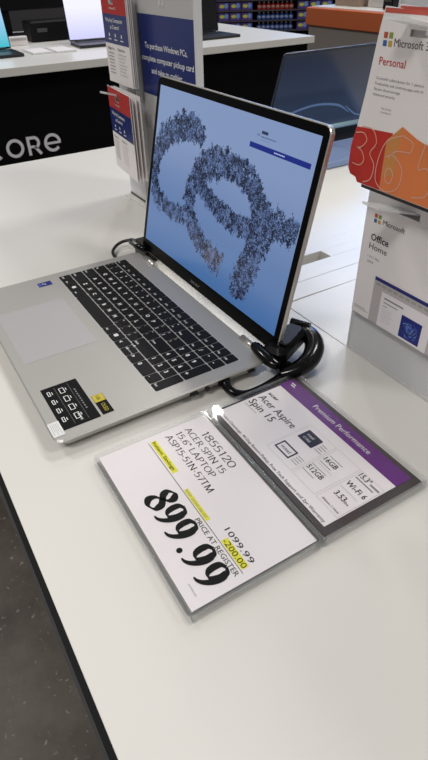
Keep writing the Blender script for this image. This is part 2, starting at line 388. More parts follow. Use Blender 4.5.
mb = MB(); mb.flat(.020, .033, .085, .1045, z1, M_navy, .0005); mb.text('i7', .0235, .0905, z1 + .0001, .006, M_wht, .006); mb.flat(.0215, .0315, .0865, .0885, z1 + .0001, mat('sticker_blue', (70, 110, 190), .5))
s = mb.build('sticker', lp); s['label'] = 'small dark blue processor sticker'
# ports on the right side
def port(y0, y1, za, zb, nm, r=.0):
    m_ = MB(vert((W + .0001, 0, 0), (0, 1, 0))); m_.prism(rrect(y0, y1, za, zb, r, 3), -.002, .0003, M_port); m_.build(nm, lp)
port(.150, .160, .0095, .0130, 'card_slot', .001); port(.169, .1745, .0085, .0140, 'audio_jack', .0026)
port(.186, .201, .0080, .0145, 'usb_port', .0005); port(.226, .236, .0105, .0130, 'lock_slot', .001)
# hinges
for x0, x1 in ((.030, .062), (.300, .335)):
    m_ = MB(); m_.tube([(x0, D - .0015, H - .001), (x1, D - .0015, H - .001)], .0052, M_lidedge, 12); m_.build('hinge', lp)
# lid
al = 1.7854862901525532; U = Vector((0, -math.cos(al), math.sin(al))); LM = vert((0, .26321442, H), (1, 0, 0), U)
SL = .2489
mb = MB(LM); pl = rrect(0, W, .004, SL, .009, 6)
mb.prism(pl, -.006, 0, M_lidedge, .0008); lid = mb.build('lid', lp)
mb = MB(LM); mb.prism(rrect(.0014, W - .0014, .0055, SL - .0014, .008, 6), -.0002, .0006, M_bezel, .0002)
mb.text('acer', .156, .0105, .0008, .0055, M_gry, .024); bz = mb.build('bezel', lp)
for x in (.02, W - .02):
    pass
# screen with its wallpaper of ink-like flecks
M_scr = screen_mat('swirl_wallpaper_screen', (66, 108, 164), (130, 151, 192), 1.0)
E = lambda n, c: mat(n, (10, 11, 14), .2, emis=c, estr=1.0)
F1, F2, F3, F4, F5, F6 = E('fleck_dark', (16, 22, 40)), E('fleck_ink', (36, 48, 78)), E('fleck_slate', (66, 84, 122)), E('fleck_pale', (98, 120, 166)), E('bar_blue', (14, 36, 128)), E('screen_white', (190, 205, 235))
F7 = E('fleck_brown', (110, 104, 112))
mb = MB(LM); sx = .0095; sb, st = .02336, .23825
mb.flat(sx, W - sx, sb, st, .0008, M_scr)
BANDS = [
 [(0.1383, 0.1895, 0.0057), (0.1199, 0.2012, 0.0114), (0.0865, 0.1997, 0.0143), (0.051, 0.1856, 0.0114), (0.0267, 0.1625, 0.0086), (0.0206, 0.1353, 0.0076), (0.0239, 0.1078, 0.0066), (0.0439, 0.0917, 0.0076), (0.0791, 0.0877, 0.0086), (0.1164, 0.0907, 0.0086)],
 [(0.1763, 0.1743, 0.0123), (0.2151, 0.1778, 0.0114), (0.2459, 0.1721, 0.0114), (0.2624, 0.1588, 0.0104), (0.2763, 0.1416, 0.0114)],
 [(0.1763, 0.1743, 0.0123), (0.1459, 0.1636, 0.0114), (0.131, 0.1451, 0.0086), (0.1219, 0.1207, 0.0086), (0.1281, 0.0984, 0.0086), (0.1473, 0.0787, 0.0086), (0.1802, 0.0655, 0.0086), (0.2174, 0.0579, 0.0086)],
 [(0.1365, 0.1439, 0.0076), (0.1601, 0.1326, 0.0076), (0.1894, 0.1247, 0.0086), (0.2238, 0.118, 0.0086), (0.2559, 0.1188, 0.0086), (0.2774, 0.1271, 0.0104)],
 [(0.2752, 0.1446, 0.0114), (0.2906, 0.1337, 0.0123), (0.2847, 0.112, 0.0114), (0.2759, 0.0907, 0.0114), (0.2719, 0.0717, 0.0123), (0.2619, 0.0494, 0.0114), (0.2622, 0.0348, 0.0076)],
 [(0.2892, 0.1377, 0.0095), (0.3112, 0.1382, 0.0076), (0.3288, 0.1386, 0.0095), (0.3413, 0.146, 0.0086), (0.3436, 0.1531, 0.0057)],
 [(0.2779, 0.1588, 0.0038), (0.2957, 0.1509, 0.0038), (0.3151, 0.1568, 0.0029)]]
rnd = random.Random(7)
for bi, b in enumerate(BANDS):
    wf = (1.12, 1.2, 1.45, 1.25, 1.45, 1.2, 1.2)[bi]; cl = catmull(b, 8)
    for i in range(len(cl) - 1):
        x, y, hw = cl[i]; x2, y2, _ = cl[i + 1]; l = math.hypot(x2 - x, y2 - y); hw *= wf
        if bi == 0 and x < .05: x -= .002; x2 -= .002; hw *= 1.35
        for c in range(int(l * hw * 2 / (.003 * .003) * (.3 if bi == 6 else 2.6)) + 1):
            t = rnd.random(); o_ = (rnd.random() * 2 - 1) * hw * (1.0 + .2 * math.sin(i * 1.7 + bi))
            px = x + (x2 - x) * t - (y2 - y) / l * o_; py = y + (y2 - y) * t + (x2 - x) / l * o_; r_ = rnd.uniform(.0012, .0026); a = rnd.random() * 6.28
            if sx + .002 < px < W - sx - .003 and sb + .003 < py < st - .003:
                mb.poly([(max(sx, px + r_ * rnd.uniform(.5, 1) * math.cos(a + k * 1.2566)), py + r_ * rnd.uniform(.5, 1) * math.sin(a + k * 1.2566), .00083 + rnd.random() * .00003) for k in range(5)], rnd.choice((F3, F4, F4)))
        cnt = int(l * hw * 2 / (.0036 * .0036) * (.5 if bi == 6 else 1.6)) + 1
        for c in range(cnt):
            t = rnd.random(); o_ = (rnd.random() * 2 - 1) * hw * (1.05 + .22 * math.sin(i * 1.7 + bi))
            cx = x + (x2 - x) * t - (y2 - y) / l * o_; cy = y + (y2 - y) * t + (x2 - x) / l * o_
            a0 = math.atan2(y2 - y, x2 - x) + PI / 2 + rnd.gauss(0, .7); brown = bi == 2 and i > len(cl) * .84
            nz = noise.noise(Vector((cx * 95, cy * 95, bi))) + rnd.gauss(0, .12); tone = 0 if nz < -.12 else (1 if nz < .16 else 2); R_ = rnd.uniform(.0016, .0036)
            for k in range(rnd.randint(7, 13)):
                px = cx + rnd.gauss(0, R_ * .6); py = cy + rnd.gauss(0, R_ * .6)
                if not (sx + .0005 < px < W - sx - .002 and sb + .003 < py < st - .003): continue
                a = a0 + rnd.gauss(0, .35); ln = rnd.uniform(.0008, .0026); wd = rnd.uniform(.0004, .0011)
                m_ = rnd.choices((F1, F2, F3, F4, F7), (((62, 28, 8, 2), (26, 34, 26, 14), (6, 16, 34, 44))[tone] + (40 if brown else 0,)))[0]
                ca, sa = math.cos(a) * ln, math.sin(a) * ln; cb, sb_ = -math.sin(a) * wd, math.cos(a) * wd
                z = .0009 + rnd.random() * .0001
                mb.poly([(max(px - ca, sx), py - sa, z), (px + cb, py + sb_, z), (px + ca, py + sa, z), (px - cb * .7, py - sb_ * .7, z)], m_)
mb.flat(.2345, .3405, .2060, .2115, .00105, F5); mb.text('', 0, 0, 0, .1, F6)
for k in range(7): mb.flat(.280 + k * .0027, .2820 + k * .0027, .2081, .2093, .0011, F6)
mb.flat(.2525, .2640, .2225, .2255, .00105, F2)
for k in range(9): mb.flat(.2530 + k * .0030, .2552 + k * .0030, .2190, .2202, .00105, F3)
for k in range(5): mb.flat(.2450 - 0 + k * .0012, .2456 + k * .0012, .2195, .2215, .00105, F3)
for k in range(6): mb.flat(.2530 + k * .0028, .2550 + k * .0028, .2162, .2168, .00105, F4)
scr = mb.build('screen', lp); scr['label'] = 'lit pale blue screen with dark swirls'

# ================================================================== SECURITY CLAMPS AND CABLE
lk = thing('security_clamp', 'glossy black security clamp gripping the right rear corner of the silver laptop', 'lock', (.35, .28, 0))
mb = MB(); mb.tube(catmull([(.330, .2515, .0265, .0045), (.336, .2505, .026, .0070), (.350, .249, .0255, .0076), (.366, .250, .0235, .0078), (.375, .253, .022, .006)], 5), .007, M_plastic, 14, flatz=.8); mb.build('jaw', lk)
def obox(a, b, wd, z0, z1, nm, bev=.004):
    a = Vector(a); b = Vector(b); d_ = (b - a); L_ = d_.length; d_.normalize()
    Mx = Matrix(((d_.x, -d_.y, 0, a.x), (d_.y, d_.x, 0, a.y), (0, 0, 1, 0), (0, 0, 0, 1)))
    m_ = MB(Mx); m_.prism(rrect(0, L_, -wd / 2, wd / 2, wd * .3, 5), z0, z1, mat('satin_black_plastic', (5, 5, 6), .38, spec=.15), bev); return m_.build(nm, lk)
obox((.360, .255), (.331, .316), .030, .0125, .0345, 'body', .0055)
obox((.3600, .2690), (.3480, .2950), .016, .0346, .0385, 'latch_cover', .0015)
mb = MB(); mb.tube([(.3210, .3130, .0325), (.3430, .3240, .0325)], .0045, M_plastic, 12); mb.build('rib', lk)
mb = MB(); mb.tube(catmull([(.330, .316, .025, .009), (.346, .321, .025, .0105), (.365, .314, .023, .0115), (.379, .299, .020, .0115), (.385, .282, .017, .0110), (.382, .268, .013, .0095), (.376, .256, .010, .0075)], 6), .008, M_plastic, 16, flatz=.85); mb.build('shackle', lk)
mb = MB(); mb.box(.366, .386, .256, .276, .0005, .018, M_plastic, .003, .005); mb.build('foot', lk)
ca = MB(); ca.tube(catmull([(.3585, .1935, .0105, .0055), (.366, .1925, .009, .0050), (.374, .196, .007, .0048), (.380, .205, .0055, .0046), (.3815, .222, .0055, .0046), (.3800, .242, .0060, .0050), (.3775, .262, .0080, .0055), (.376, .280, .010, .006)], 6), .005, M_plastic, 12)
tag(ca.build('security_cable'), 'thick glossy black cable looping from the laptop port back to its corner clamp', 'cable')
lk = thing('security_clamp', 'small black security clamp behind the left rear corner of the silver laptop', 'lock', (-.012, .27, 0))
mb = MB(); mb.box(-.032, .018, .262, .286, .0005, .026, M_plastic, .003, .006); mb.build('body', lk)
mb = MB(); mb.tube([(-.028, .258, .024), (.004, .256, .026), (.020, .262, .026)], .0055, M_plastic, 10); mb.build('jaw', lk)
mb = MB(); mb.tube([(-.012, .254, .0305), (.002, .254, .0305)], .0015, M_lidedge, 8); mb.build('pin', lk)
mb = MB(); mb.tube(catmull([(-.030, .276, .016), (-.052, .272, .014), (-.063, .258, .011), (-.060, .243, .008), (-.045, .230, .006), (-.026, .226, .005), (-.010, .228, .005)], 6), .0026, M_rubber, 10)
tag(mb.build('looped_cable'), 'thin black cable loop beside the left rear corner of the silver laptop', 'cable')
mb = MB(); mb.tube(catmull([(-.004, .222, .004), (-.010, .212, .004), (-.0075, .200, .004), (-.004, .190, .004)], 4), .0028, M_rubber, 8, flatz=.8)
tag(mb.build('flat_cable'), 'short black cable end running along the left side of the silver laptop', 'cable')

# ================================================================== SIGN HOLDERS + CARDS (on the table, right of the laptop)
SG = Matrix.Translation((.3900, .0286, 0)) @ Matrix.Rotation(-.0093, 4, 'Z')
def holder(y0, y1, label, x0=-.006, x1=.1855, zh=.0125):
    t = thing('sign_holder', label, 'sign holder', (SG @ Vector((.09, (y0 + y1) / 2, 0)))[:])
    m_ = MB(SG); m_.prism(rrect(x0, x1, y0, y1, .004, 4), .0006, .0020, M_acr, .0003); m_.build('base_plate', t)
    m_ = MB(SG)
    wt = .0028
    for a in ((x0, x1, y0, y0 + wt), (x0, x1, y1 - wt, y1), (x0, x0 + wt, y0 + wt, y1 - wt), (x1 - wt, x1, y0 + wt, y1 - wt)):
        m_.box(*a, .0021, zh - .0014, M_acredge)
    m_.build('rim', t)
    m_ = MB(SG); m_.prism(rrect(x0, x1, y0, y1, .004, 4), zh - .0013, zh, M_acr, .0004)
    m_.build('cover', t)
    m_ = MB(SG); p = [(a, b, zh - .0004) for a, b in rrect(x0 + .0006, x1 - .0006, y0 + .0006, y1 - .0006, .004, 4)]
    m_.tube(p, .0009, M_acredge, 6, closed=True); m_.build('edge_bead', t)
    return t
holder(-.003, .1218, 'clear acrylic holder lying flat over the white price card')
holder(.1226, .2445, 'clear acrylic holder lying flat over the purple topped specification card')
# price card
zp = .0090; zq = zp + .0005
mb = MB(SG); mb.box(-.0025, .1810, .0018, .1190, zp - .0003, zp + .0003, M_paper); card = tag(mb.build('price_card'), 'white price card reading 899.99 lying in its clear holder at the table front', 'card')
pr_ = MB(SG)
serif(pr_, '1855120', .0198, .1015, zq, .0080, .057, M_blk)
serif(pr_, 'ACER SPIN 15', .0068, .0905, zq, .0066, .071, M_blk)
serif(pr_, '15.6" LAPTOP', .0058, .0800, zq, .0066, .071, M_blk)
serif(pr_, 'ASP15-51N-57TM', .0058, .0690, zq, .0068, .086, M_blk)
pr_.flat(.0050, .0532, .0528, .0590, zq - .0001, M_yel); pr_.text('Instant Savings', .0065, .0545, zq, .0036, M_blk, .0435, .012)
pr_.flat(.0052, .1745, .0506, .0511, zq, M_blk)
pr_.flat(.0762, .1165, .0518, .0560, zq - .0001, M_yel); pr_.text('EXP 2024-06-07', .0775, .0528, zq, .0024, M_gry, .036)
pr_.text('PRICE AT REGISTER', .1100, .0440, zq, .0048, M_blk, .064)
pr_.text('1099.99', .1320, .0602, zq, .0056, M_blk, .0385)
pr_.flat(.1400, .1715, .0520, .0585, zq - .0001, M_yel); pr_.text('-200.00', .1405, .0528, zq, .0054, M_blk, .0305)
pr_.text('001855120', .1600, .0100, zq, .0012, M_gry, .012)
pr_.build('printed_text', card)
pr_ = MB(SG)
def big8(x, y, h, wd):
    S = [(.44, .54), (.20, .66), (.16, .84), (.42, .975), (.70, .86), (.68, .68), (.44, .54), (.14, .36), (.10, .14), (.42, .025), (.76, .14), (.74, .38), (.44, .54)]
    q = catmull(S, 8); pr_.stroke([(x + a * wd, y + b * h) for a, b in q], zq, .27 * h, .06 * h, M_blk, ang=.45)
def big9(x, y, h, wd):
    S = [(.42, .975), (.16, .86), (.10, .66), (.18, .46), (.40, .37), (.62, .46), (.74, .68), (.66, .90), (.42, .975)]
    q = catmull(S, 8); pr_.stroke([(x + a * wd, y + b * h) for a, b in q], zq, .23 * h, .06 * h, M_blk)
    T_ = [(.72, .82), (.80, .62), (.74, .38), (.54, .16), (.30, .04), (.06, .01)]
    q = catmull(T_, 8); n_ = len(q); L_ = []; Q_ = []
    for i, (a, b) in enumerate(q):
        t0 = q[max(0, i - 1)]; t1 = q[min(n_ - 1, i + 1)]; dx, dy = (t1[0] - t0[0]) * wd, (t1[1] - t0[1]) * h; l = math.hypot(dx, dy)
        w_ = h * .24 * (1 - i / (n_ - 1)) ** .75 * min(1, .5 + i / 6) + .03 * h
        L_.append((x + a * wd - dy / l * w_ / 2, y + b * h + dx / l * w_ / 2)); Q_.append((x + a * wd + dy / l * w_ / 2, y + b * h - dx / l * w_ / 2))
    lv_ = [pr_.v((*p, zq + .0001)) for p in L_]; rv_ = [pr_.v((*p, zq + .0001)) for p in Q_]
    for i in range(n_ - 1): pr_.face([lv_[i], rv_[i], rv_[i + 1], lv_[i + 1]], M_blk)
DG = (.0272, .0165)
big8(.0672, .0165, DG[0], .0185); big9(.0872, .0165, *DG); big9(.1065, .0165, *DG)
pr_.prism([(.1300 + .0026 * math.cos(k * PI / 8), .0187 + .0026 * math.sin(k * PI / 8)) for k in range(16)], zq - .0001, zq + .0001, M_blk)
big9(.1362, .0165, *DG); big9(.1560, .0165, *DG)
pr_.build('printed_price', card)
# specification card
mb = MB(SG); mb.box(-.0025, .1815, .1275, .2400, zp - .0006, zp - .0002, M_dkcard); sp = tag(mb.build('specification_card'), 'purple topped specification card in a dark surround lying in its clear holder', 'card')
m_ = MB(SG); z = zp; m_.box(.0005, .1735, .1330, .2160, z - .0001, z + .0002, M_paper); m_.flat(-.0015, .1740, .2155, .2345, z + .0003, M_purple); m_.build('printed_sheet', sp)
m_ = MB(SG); z = zp + .0005
m_.text('acer', .0048, .1955, z, .0052, M_blk, .0155, .01)
m_.text('Acer Aspire', .0042, .1826, z, .0094, M_blk, .0590); m_.text('Spin 15', .0038, .1700, z, .0094, M_blk, .0400)
m_.text('ASP15-51N-57TM', .0042, .1652, z, .0018, M_gry, .020)
m_.text('Premium Performance', .0480, .2222, z, .0066, M_wht, .0830)
m_.flat(.0040, .0105, .2285, .2300, z, M_wht); m_.flat(.0060, .0125, .2255, .2270, z, M_wht)
m_.flat(.0745, .0955, .1815, .1975, z, M_ink, .001); m_.text('intel', .0785, .1905, z + .0001, .0036, M_wht, .009); m_.text('CORE', .0785, .1850, z + .0001, .0028, M_wht, .010)
for k in range(4): m_.flat(.098, .107 - .002 * (k % 2), .184 + k * .0032, .1848 + k * .0032, z, M_gry)
m_.frame(.0730, .0945, .1545, .1675, z, .0016, M_ink); m_.text('intel', .0775, .1590, z, .0042, M_blk, .0125)
for k in range(4): m_.flat(.097, .106, .156 + k * .003, .1567 + k * .003, z, M_gry)
for a in ((.069, .1085, .1480, .2030), (.1105, .1420, .1480, .2030), (.1440, .1725, .1480, .2030)): m_.frame(*a, z, .00035, M_line)
m_.text('16GB', .1130, .1825, z, .0060, M_blk, .0165, .006); m_.flat(.113, .131, .1905, .1912, z, M_gry); m_.flat(.113, .128, .1785, .1792, z, M_gry); m_.flat(.113, .134, .1755, .1760, z, M_line)
m_.text('512GB', .1115, .1630, z, .0060, M_blk, .0205, .006); m_.flat(.1115, .131, .1705, .1712, z, M_gry); m_.flat(.1115, .127, .1590, .1597, z, M_gry)
m_.text('15.3"', .1460, .1960, z, .0062, M_blk, .0130, .008); m_.flat(.1600, .1710, .1965, .1985, z, M_gry); m_.flat(.146, .168, .1925, .1938, z, M_gry)
m_.text('Wi-Fi 6', .1462, .1800, z, .0064, M_blk, .0235, .008); m_.flat(.146, .168, .1745, .1751, z, M_line)
m_.text('3.53', .1495, .1635, z, .0064, M_blk, .0125, .008); m_.text('lbs', .1625, .1635, z, .0028, M_blk, .005)
m_.text('Windows 11 Home', .1480, .1510, z, .0026, M_blk, .0215)
m_.text('Costco Concierge: 90 Day Return Policy, Free Tech Support and 2yr Warranty', .0040, .1348, z, .0034, M_blk, .166)
m_.build('printed_text', sp)

# ================================================================== RIGHT SIGN STAND WITH SOFTWARE CARDS
t = thing('card_stand', 'tall grey acrylic card stand at the right, behind the purple topped card', 'stand', (.52, .40, 0))
SY = .3685
mb = MB(); mb.box(.3665, .675, SY + .0015, SY + .006, .0005, .42, M_frost, .0008); mb.build('front_panel', t)
mb = MB(); mb.box(.6685, .675, SY + .0065, .46, .0005, .42, M_frost, .0008); mb.build('side_panel', t)
mb = MB(); mb.box(.3665, .3695, SY + .0065, .46, .0005, .42, M_frost, .0005); mb.build('side_panel', t)
mb = MB(); mb.box(.3645, .3665, SY - .0002, SY + .0062, .0003, .42, M_white_ac, .0003); mb.build('edge_trim', t)
mb = MB(); mb.box(.3665, .675, SY + .0002, SY + .0013, .0003, .0022, M_white_ac); mb.build('bottom_trim', t)
def peg(M, base, tip, wd, par, nm='peg'):
    """clear flat hook rising towards its tip"""
    m_ = MB(); a = Vector(base); b = Vector(tip); x = Vector((1, 0, 0)) * wd
    pts = []
    for s_ in (0, 1):
        c = a if s_ == 0 else b
        pts += [c - x, c + x]
    lo = [m_.v(p) for p in (pts[0], pts[1], pts[3], pts[2])]; hi = [m_.v(p + Vector((0, 0, .0025))) for p in (pts[0], pts[1], pts[3], pts[2])]
    for i in range(4): m_.face([lo[i], lo[(i + 1) % 4], hi[(i + 1) % 4], hi[i]], M)
    m_.face(lo[::-1], M); m_.face(hi, M); return m_.build(nm, par)
M_hook = acrylic('hook_acrylic', (.95, .95, .95), .1, .5)
M_peg = mat('white_peg_plastic', (222, 222, 222), .2, coat=.5)
peg(M_hook, (.4260, SY + .001, .1885), (.4125, .320, .2013), .0105, t)
peg(M_hook, (.4270, SY + .001, .3350), (.4156, .310, .3476), .010, t)
# office card
def slot_card(m_, x0, x1, y0, y1, sx0, sx1, sy0, sy1, z0, z1, m, r=.002):
    """card with an oblong hanging slot: built of strips round the slot"""
    for a in ((x0, x1, y0, sy0), (x0, x1, sy1, y1), (x0, sx0, sy0, sy1), (sx1, x1, sy0, sy1)):
        m_.box(*a, z0, z1, m)
OM = vert((0, SY - .0065, 0), (1, 0, 0))   # x = world x, y = height, z towards the viewer
mb = MB(OM); slot_card(mb, .3715, .505, .0590, .212, .4130, .4390, .1860, .1935, 0, .0018, M_card); oc = tag(mb.build('software_card'), 'grey white software card with a screenshot picture, lower on the right stand', 'gift card')
m_ = MB(OM); z = .0021
def msq(m_, x, y, s_, z):
    g = s_ * .08; h = s_ / 2
    for dx, dy, c in ((0, h, (190, 80, 60)), (h, h, (130, 150, 60)), (0, 0, (50, 100, 165)), (h, 0, (196, 160, 70))):
        m_.flat(x + dx + g * (dx > 0), x + dx + h - g * (dx == 0), y + dy + g * (dy > 0), y + dy + h - g * (dy == 0), z, mat('logo_%d_%d_%d' % c, c, .5))
msq(m_, .3840, .1685, .0092, z)
m_.text('Microsoft', .3962, .1695, z, .0055, M_dkcard, .0290)
m_.text('Office', .3835, .1495, z, .0075, M_blk, .0245, .012); m_.text('Home', .3830, .1397, z, .0070, M_dkcard, .0250)
m_.text('1 PC / Mac', .3832, .1300, z, .0026, M_gry, .017); m_.text('2024', .3832, .1245, z, .0026, M_gry, .009)
for k in range(2): m_.flat(.3745, .3960 - .004 * k, .0660 + .0022 * k, .0666 + .0022 * k, z, M_gry)
m_.build('printed_text', oc)
m_ = MB(OM); z = .0021
m_.flat(.3985, .505, .0592, .1100, z, mat('window_grey', (188, 180, 180), .5)); m_.flat(.3990, .505, .1095, .1135, z + .0001, mat('title_bar_blue', (36, 40, 116), .5))
for k in range(12): m_.flat(.4015 + k * .0082, .4078 + k * .0082, .1045, .1075, z + .0002, mat('ribbon_grey', (160, 160, 152), .5))
m_.flat(.4115, .4800, .0592, .1005, z + .0002, M_paper)
m_.flat(.4162, .4430, .0935, .0952, z + .0003, M_gry); m_.flat(.4162, .4360, .0890, .0900, z + .0003, M_gry); m_.flat(.4162, .422, .0850, .0857, z + .0003, M_gry)
for k in range(6): m_.flat(.4162, .4290 + .002 * (k % 2), .0670 + k * .0028, .0674 + k * .0028, z + .0003, M_line)
m_.flat(.4430, .4703, .0618, .0876, z + .0003, M_navy)
rr = random.Random(3)
for k in range(170):
    a = rr.random() * 2 * PI; q = rr.uniform(.001, .0105); cx, cy = .4566 + q * math.cos(a), .0747 + q * math.sin(a); b = a + 1.2
    m_.poly([(cx - .002 * math.cos(b), cy - .002 * math.sin(b), z + .0004 + k * 1e-6), (cx + .0007 * math.sin(b), cy - .0007 * math.cos(b), z + .0004 + k * 1e-6), (cx + .002 * math.cos(b), cy + .002 * math.sin(b), z + .0004 + k * 1e-6)], mat('petal_%d' % (k % 3), ((70, 100, 190), (120, 150, 215), (24, 28, 84))[k % 3], .5))
m_.build('printed_picture', oc)
# 365 cards
def card365(dy, label, front=True, dz=0, dx=0):
    PM = vert((dx, .3395 - dy, dz), (1, 0, 0))
    m_ = MB(PM)
    # die-cut outline: straight card with the lower block bulging out to the left
    out = [(.3835, .3540), (.490, .3480), (.490, .2125), (.3990, .2125), (.3780, .2125), (.3750, .2160), (.3675, .2172), (.3640, .2200), (.3640, .2390), (.3662, .2480), (.3690, .2600), (.3740, .2900), (.3800, .3320)]
    sx0, sx1, sy0, sy1 = .4130, .4390, .3350, .3400
    # split at the slot so that the hole is a real one
    def seg(p): m_.prism(p, 0, .0012, M_card)
    cut = .3375
    left = [p for p in out if p[0] < sx0]
    seg([(.3835, .3540), (.3808, sy1), (.3800, sy0), (sx0, sy0), (sx0, .3523)])
    seg([(sx0, .3523), (sx0, sy1), (sx1, sy1), (sx1, .3509)])
    seg([(sx1, .3509), (sx1, sy0), (.490, sy0), (.490, .3480)])
    seg([(.3800, sy0), (.3740, .2900), (.3690, .2620), (.490, .2620), (.490, sy0)])
    seg([(.3690, .2620), (.3662, .2520), (.3640, .2420), (.3640, .2230), (.3675, .2180), (.3750, .2166), (.3780, .2125), (.490, .2125), (.490, .2620)])
    r = tag(m_.build('subscription_card'), label, 'gift card')
    m_ = MB(PM); z = .0014
    m_.flat(.3840, .490, .3497, .3530, z, M_topred)
    m_.build('top_stripe', r)
    if not front: 
        m_ = MB(PM); m_.flat(.3700, .490, .2130, .2600, z, M_dred); m_.box(.3690, .490, .2065, .2124, 0, .0012, M_dkcard); m_.build('printed_block', r); return r
    m_ = MB(PM)
    msq(m_, .3862, .3266, .0100, z)
    m_.text('Microsoft 365', .3985, .3272, z, .0060, M_dkcard, .0440)
    m_.text('Personal', .3850, .3130, z, .0062, M_dred, .0290, .005)
    for k, (s_, wd) in enumerate((('12-month subscription for 1 person', .052), ('Productivity and creativity apps with AI', .053), ('Secure cloud storage', .030), ('Advanced security', .026))):
        m_.text(s_, .3845 - .0006 * k, .3020 - k * .0042, z, .0023, M_gry, wd)
    m_.text('Scan to learn', .3950, .2800, z, .0018, M_gry, .012); m_.text('more about it', .3950, .2770, z, .0018, M_gry, .012)
    m_.build('printed_text', r)
    m_ = MB(PM)
    m_.prism([(.3642, .2235), (.3678, .2185), (.3752, .2170), (.3782, .2130), (.4130, .2130), (.4130, .2635), (.3690, .2612), (.3664, .2520), (.3642, .2420)], z - .0001, z, M_dred)
    m_.prism([(.4075, .2130), (.490, .2130), (.490, .2520), (.4400, .2640), (.4225, .2705), (.4075, .2570)], z, z + .0001, M_orng)
    m_.prism([(.4075, .2250), (.4225, .2300), (.4225, .2705), (.4075, .2570)], z + .0001, z + .0002, M_orng2)
    zz = z + .0004; Lm = mat('pink_outline_print', (224, 170, 150), .5)
    for sk in ([(.3690, .2560), (.3790, .2575), (.3840, .2520), (.3780, .2450), (.3715, .2440)], [(.3690, .2290), (.3790, .2290), (.3835, .2350), (.3790, .2420), (.3715, .2440)],
               [(.3760, .2625), (.3900, .2620), (.3960, .2520), (.3900, .2420), (.3970, .2330), (.3950, .2200), (.3860, .2150)],
               [(.4250, .2640), (.4080, .2560), (.4010, .2380), (.4020, .2200), (.4160, .2140), (.4290, .2210), (.4300, .2370), (.4180, .2460), (.4090, .2430)],
               [(.4250, .2640), (.4370, .2600), (.4360, .2520)], [(.4360, .2520), (.4200, .2500), (.4130, .2430)],
               [(.4130, .2230), (.4190, .2220), (.4210, .2300), (.4160, .2350), (.4120, .2310), (.4130, .2230)],
               [(.4500, .2620), (.4470, .2420), (.4560, .2440), (.4640, .2360), (.4600, .2220), (.4460, .2170)], [(.4500, .2620), (.4700, .2600)]):
        m_.stroke(catmull(sk, 6), zz, .0009, .0009, Lm)
    m_.build('printed_block', r)
    return r
card365(.0045, 'white and red subscription card showing Personal and the large 365 on the right stand')
card365(.0010, 'subscription card behind the front Personal card, red top edge offset to the right', False, .0015, .012)

# ================================================================== LEFT SIGN STAND
t = thing('card_stand', 'white and grey acrylic stand with a blue notice, behind the left of the laptop screen', 'stand', (-.15, .40, 0))
LY = .383
mb = MB(); mb.box(-.305, -.0065, LY, LY + .004, .0005, .42, mat('left_stand_panel', (214, 214, 216), .3), .0006); mb.build('front_panel', t)
mb = MB(); mb.box(-.305, -.301, LY + .0045, .46, .0005, .42, M_frost, .0005); mb.build('side_panel', t)
mb = MB(); mb.box(-.2060, -.2010, LY - .014, LY - .0002, .0005, .42, M_white_ac, .0006); mb.build('divider_rail', t)
mb = MB(); mb.box(-.0060, .0000, LY - .006, LY + .004, .0005, .42, M_white_ac, .0006); mb.build('edge_trim', t)
mb = MB(); mb.box(-.3050, -.2065, LY - .0016, LY - .0002, .0005, .0035, M_greyedge); mb.box(-.2005, -.0065, LY - .0016, LY - .0002, .0005, .0035, M_greyedge); mb.build('bottom_trim', t)
peg(M_peg, (-.2300, LY - .0005, .1880), (-.2350, .3185, .2050), .0045, t)
mb = MB(vert((0, LY - .0014, 0), (1, 0, 0))); mb.box(-.1960, -.0085, .150, .405, 0, .0008, mat('notice_grey', (188, 187, 186), .4)); nt_ = tag(mb.build('notice_sheet'), 'blue and grey notice sheet about purchasing computers, mounted on the left stand', 'notice')
m_ = MB(vert((0, LY - .0014, 0), (1, 0, 0))); z = .0011
m_.flat(-.1930, -.0110, .2060, .3195, z, M_blue)
m_.build('blue_field', nt_)
m_ = MB(vert((0, LY - .0014, 0), (1, 0, 0)))
m_.text('To purchase Windows PCs,', -.1735, .2735, z + .0002, .0085, M_wht, .1400, .01)
m_.text('complete computer pickup card', -.1880, .2560, z + .0002, .0085, M_wht, .1720, .01)
m_.text('and take to cashier', -.1560, .2390, z + .0002, .0085, M_wht, .1040, .01)
for x in (-.118, -.106): m_.poly([(x, .348, z + .0002), (x + .003, .348, z + .0002), (x + .0065, .331, z + .0002), (x + .0045, .331, z + .0002)], M_wht); m_.poly([(x + .0095, .348, z + .0002), (x + .0115, .348, z + .0002), (x + .0065, .331, z + .0002), (x + .0050, .331, z + .0002)], M_wht)
m_.build('printed_text', nt_)
WDC = [.104]
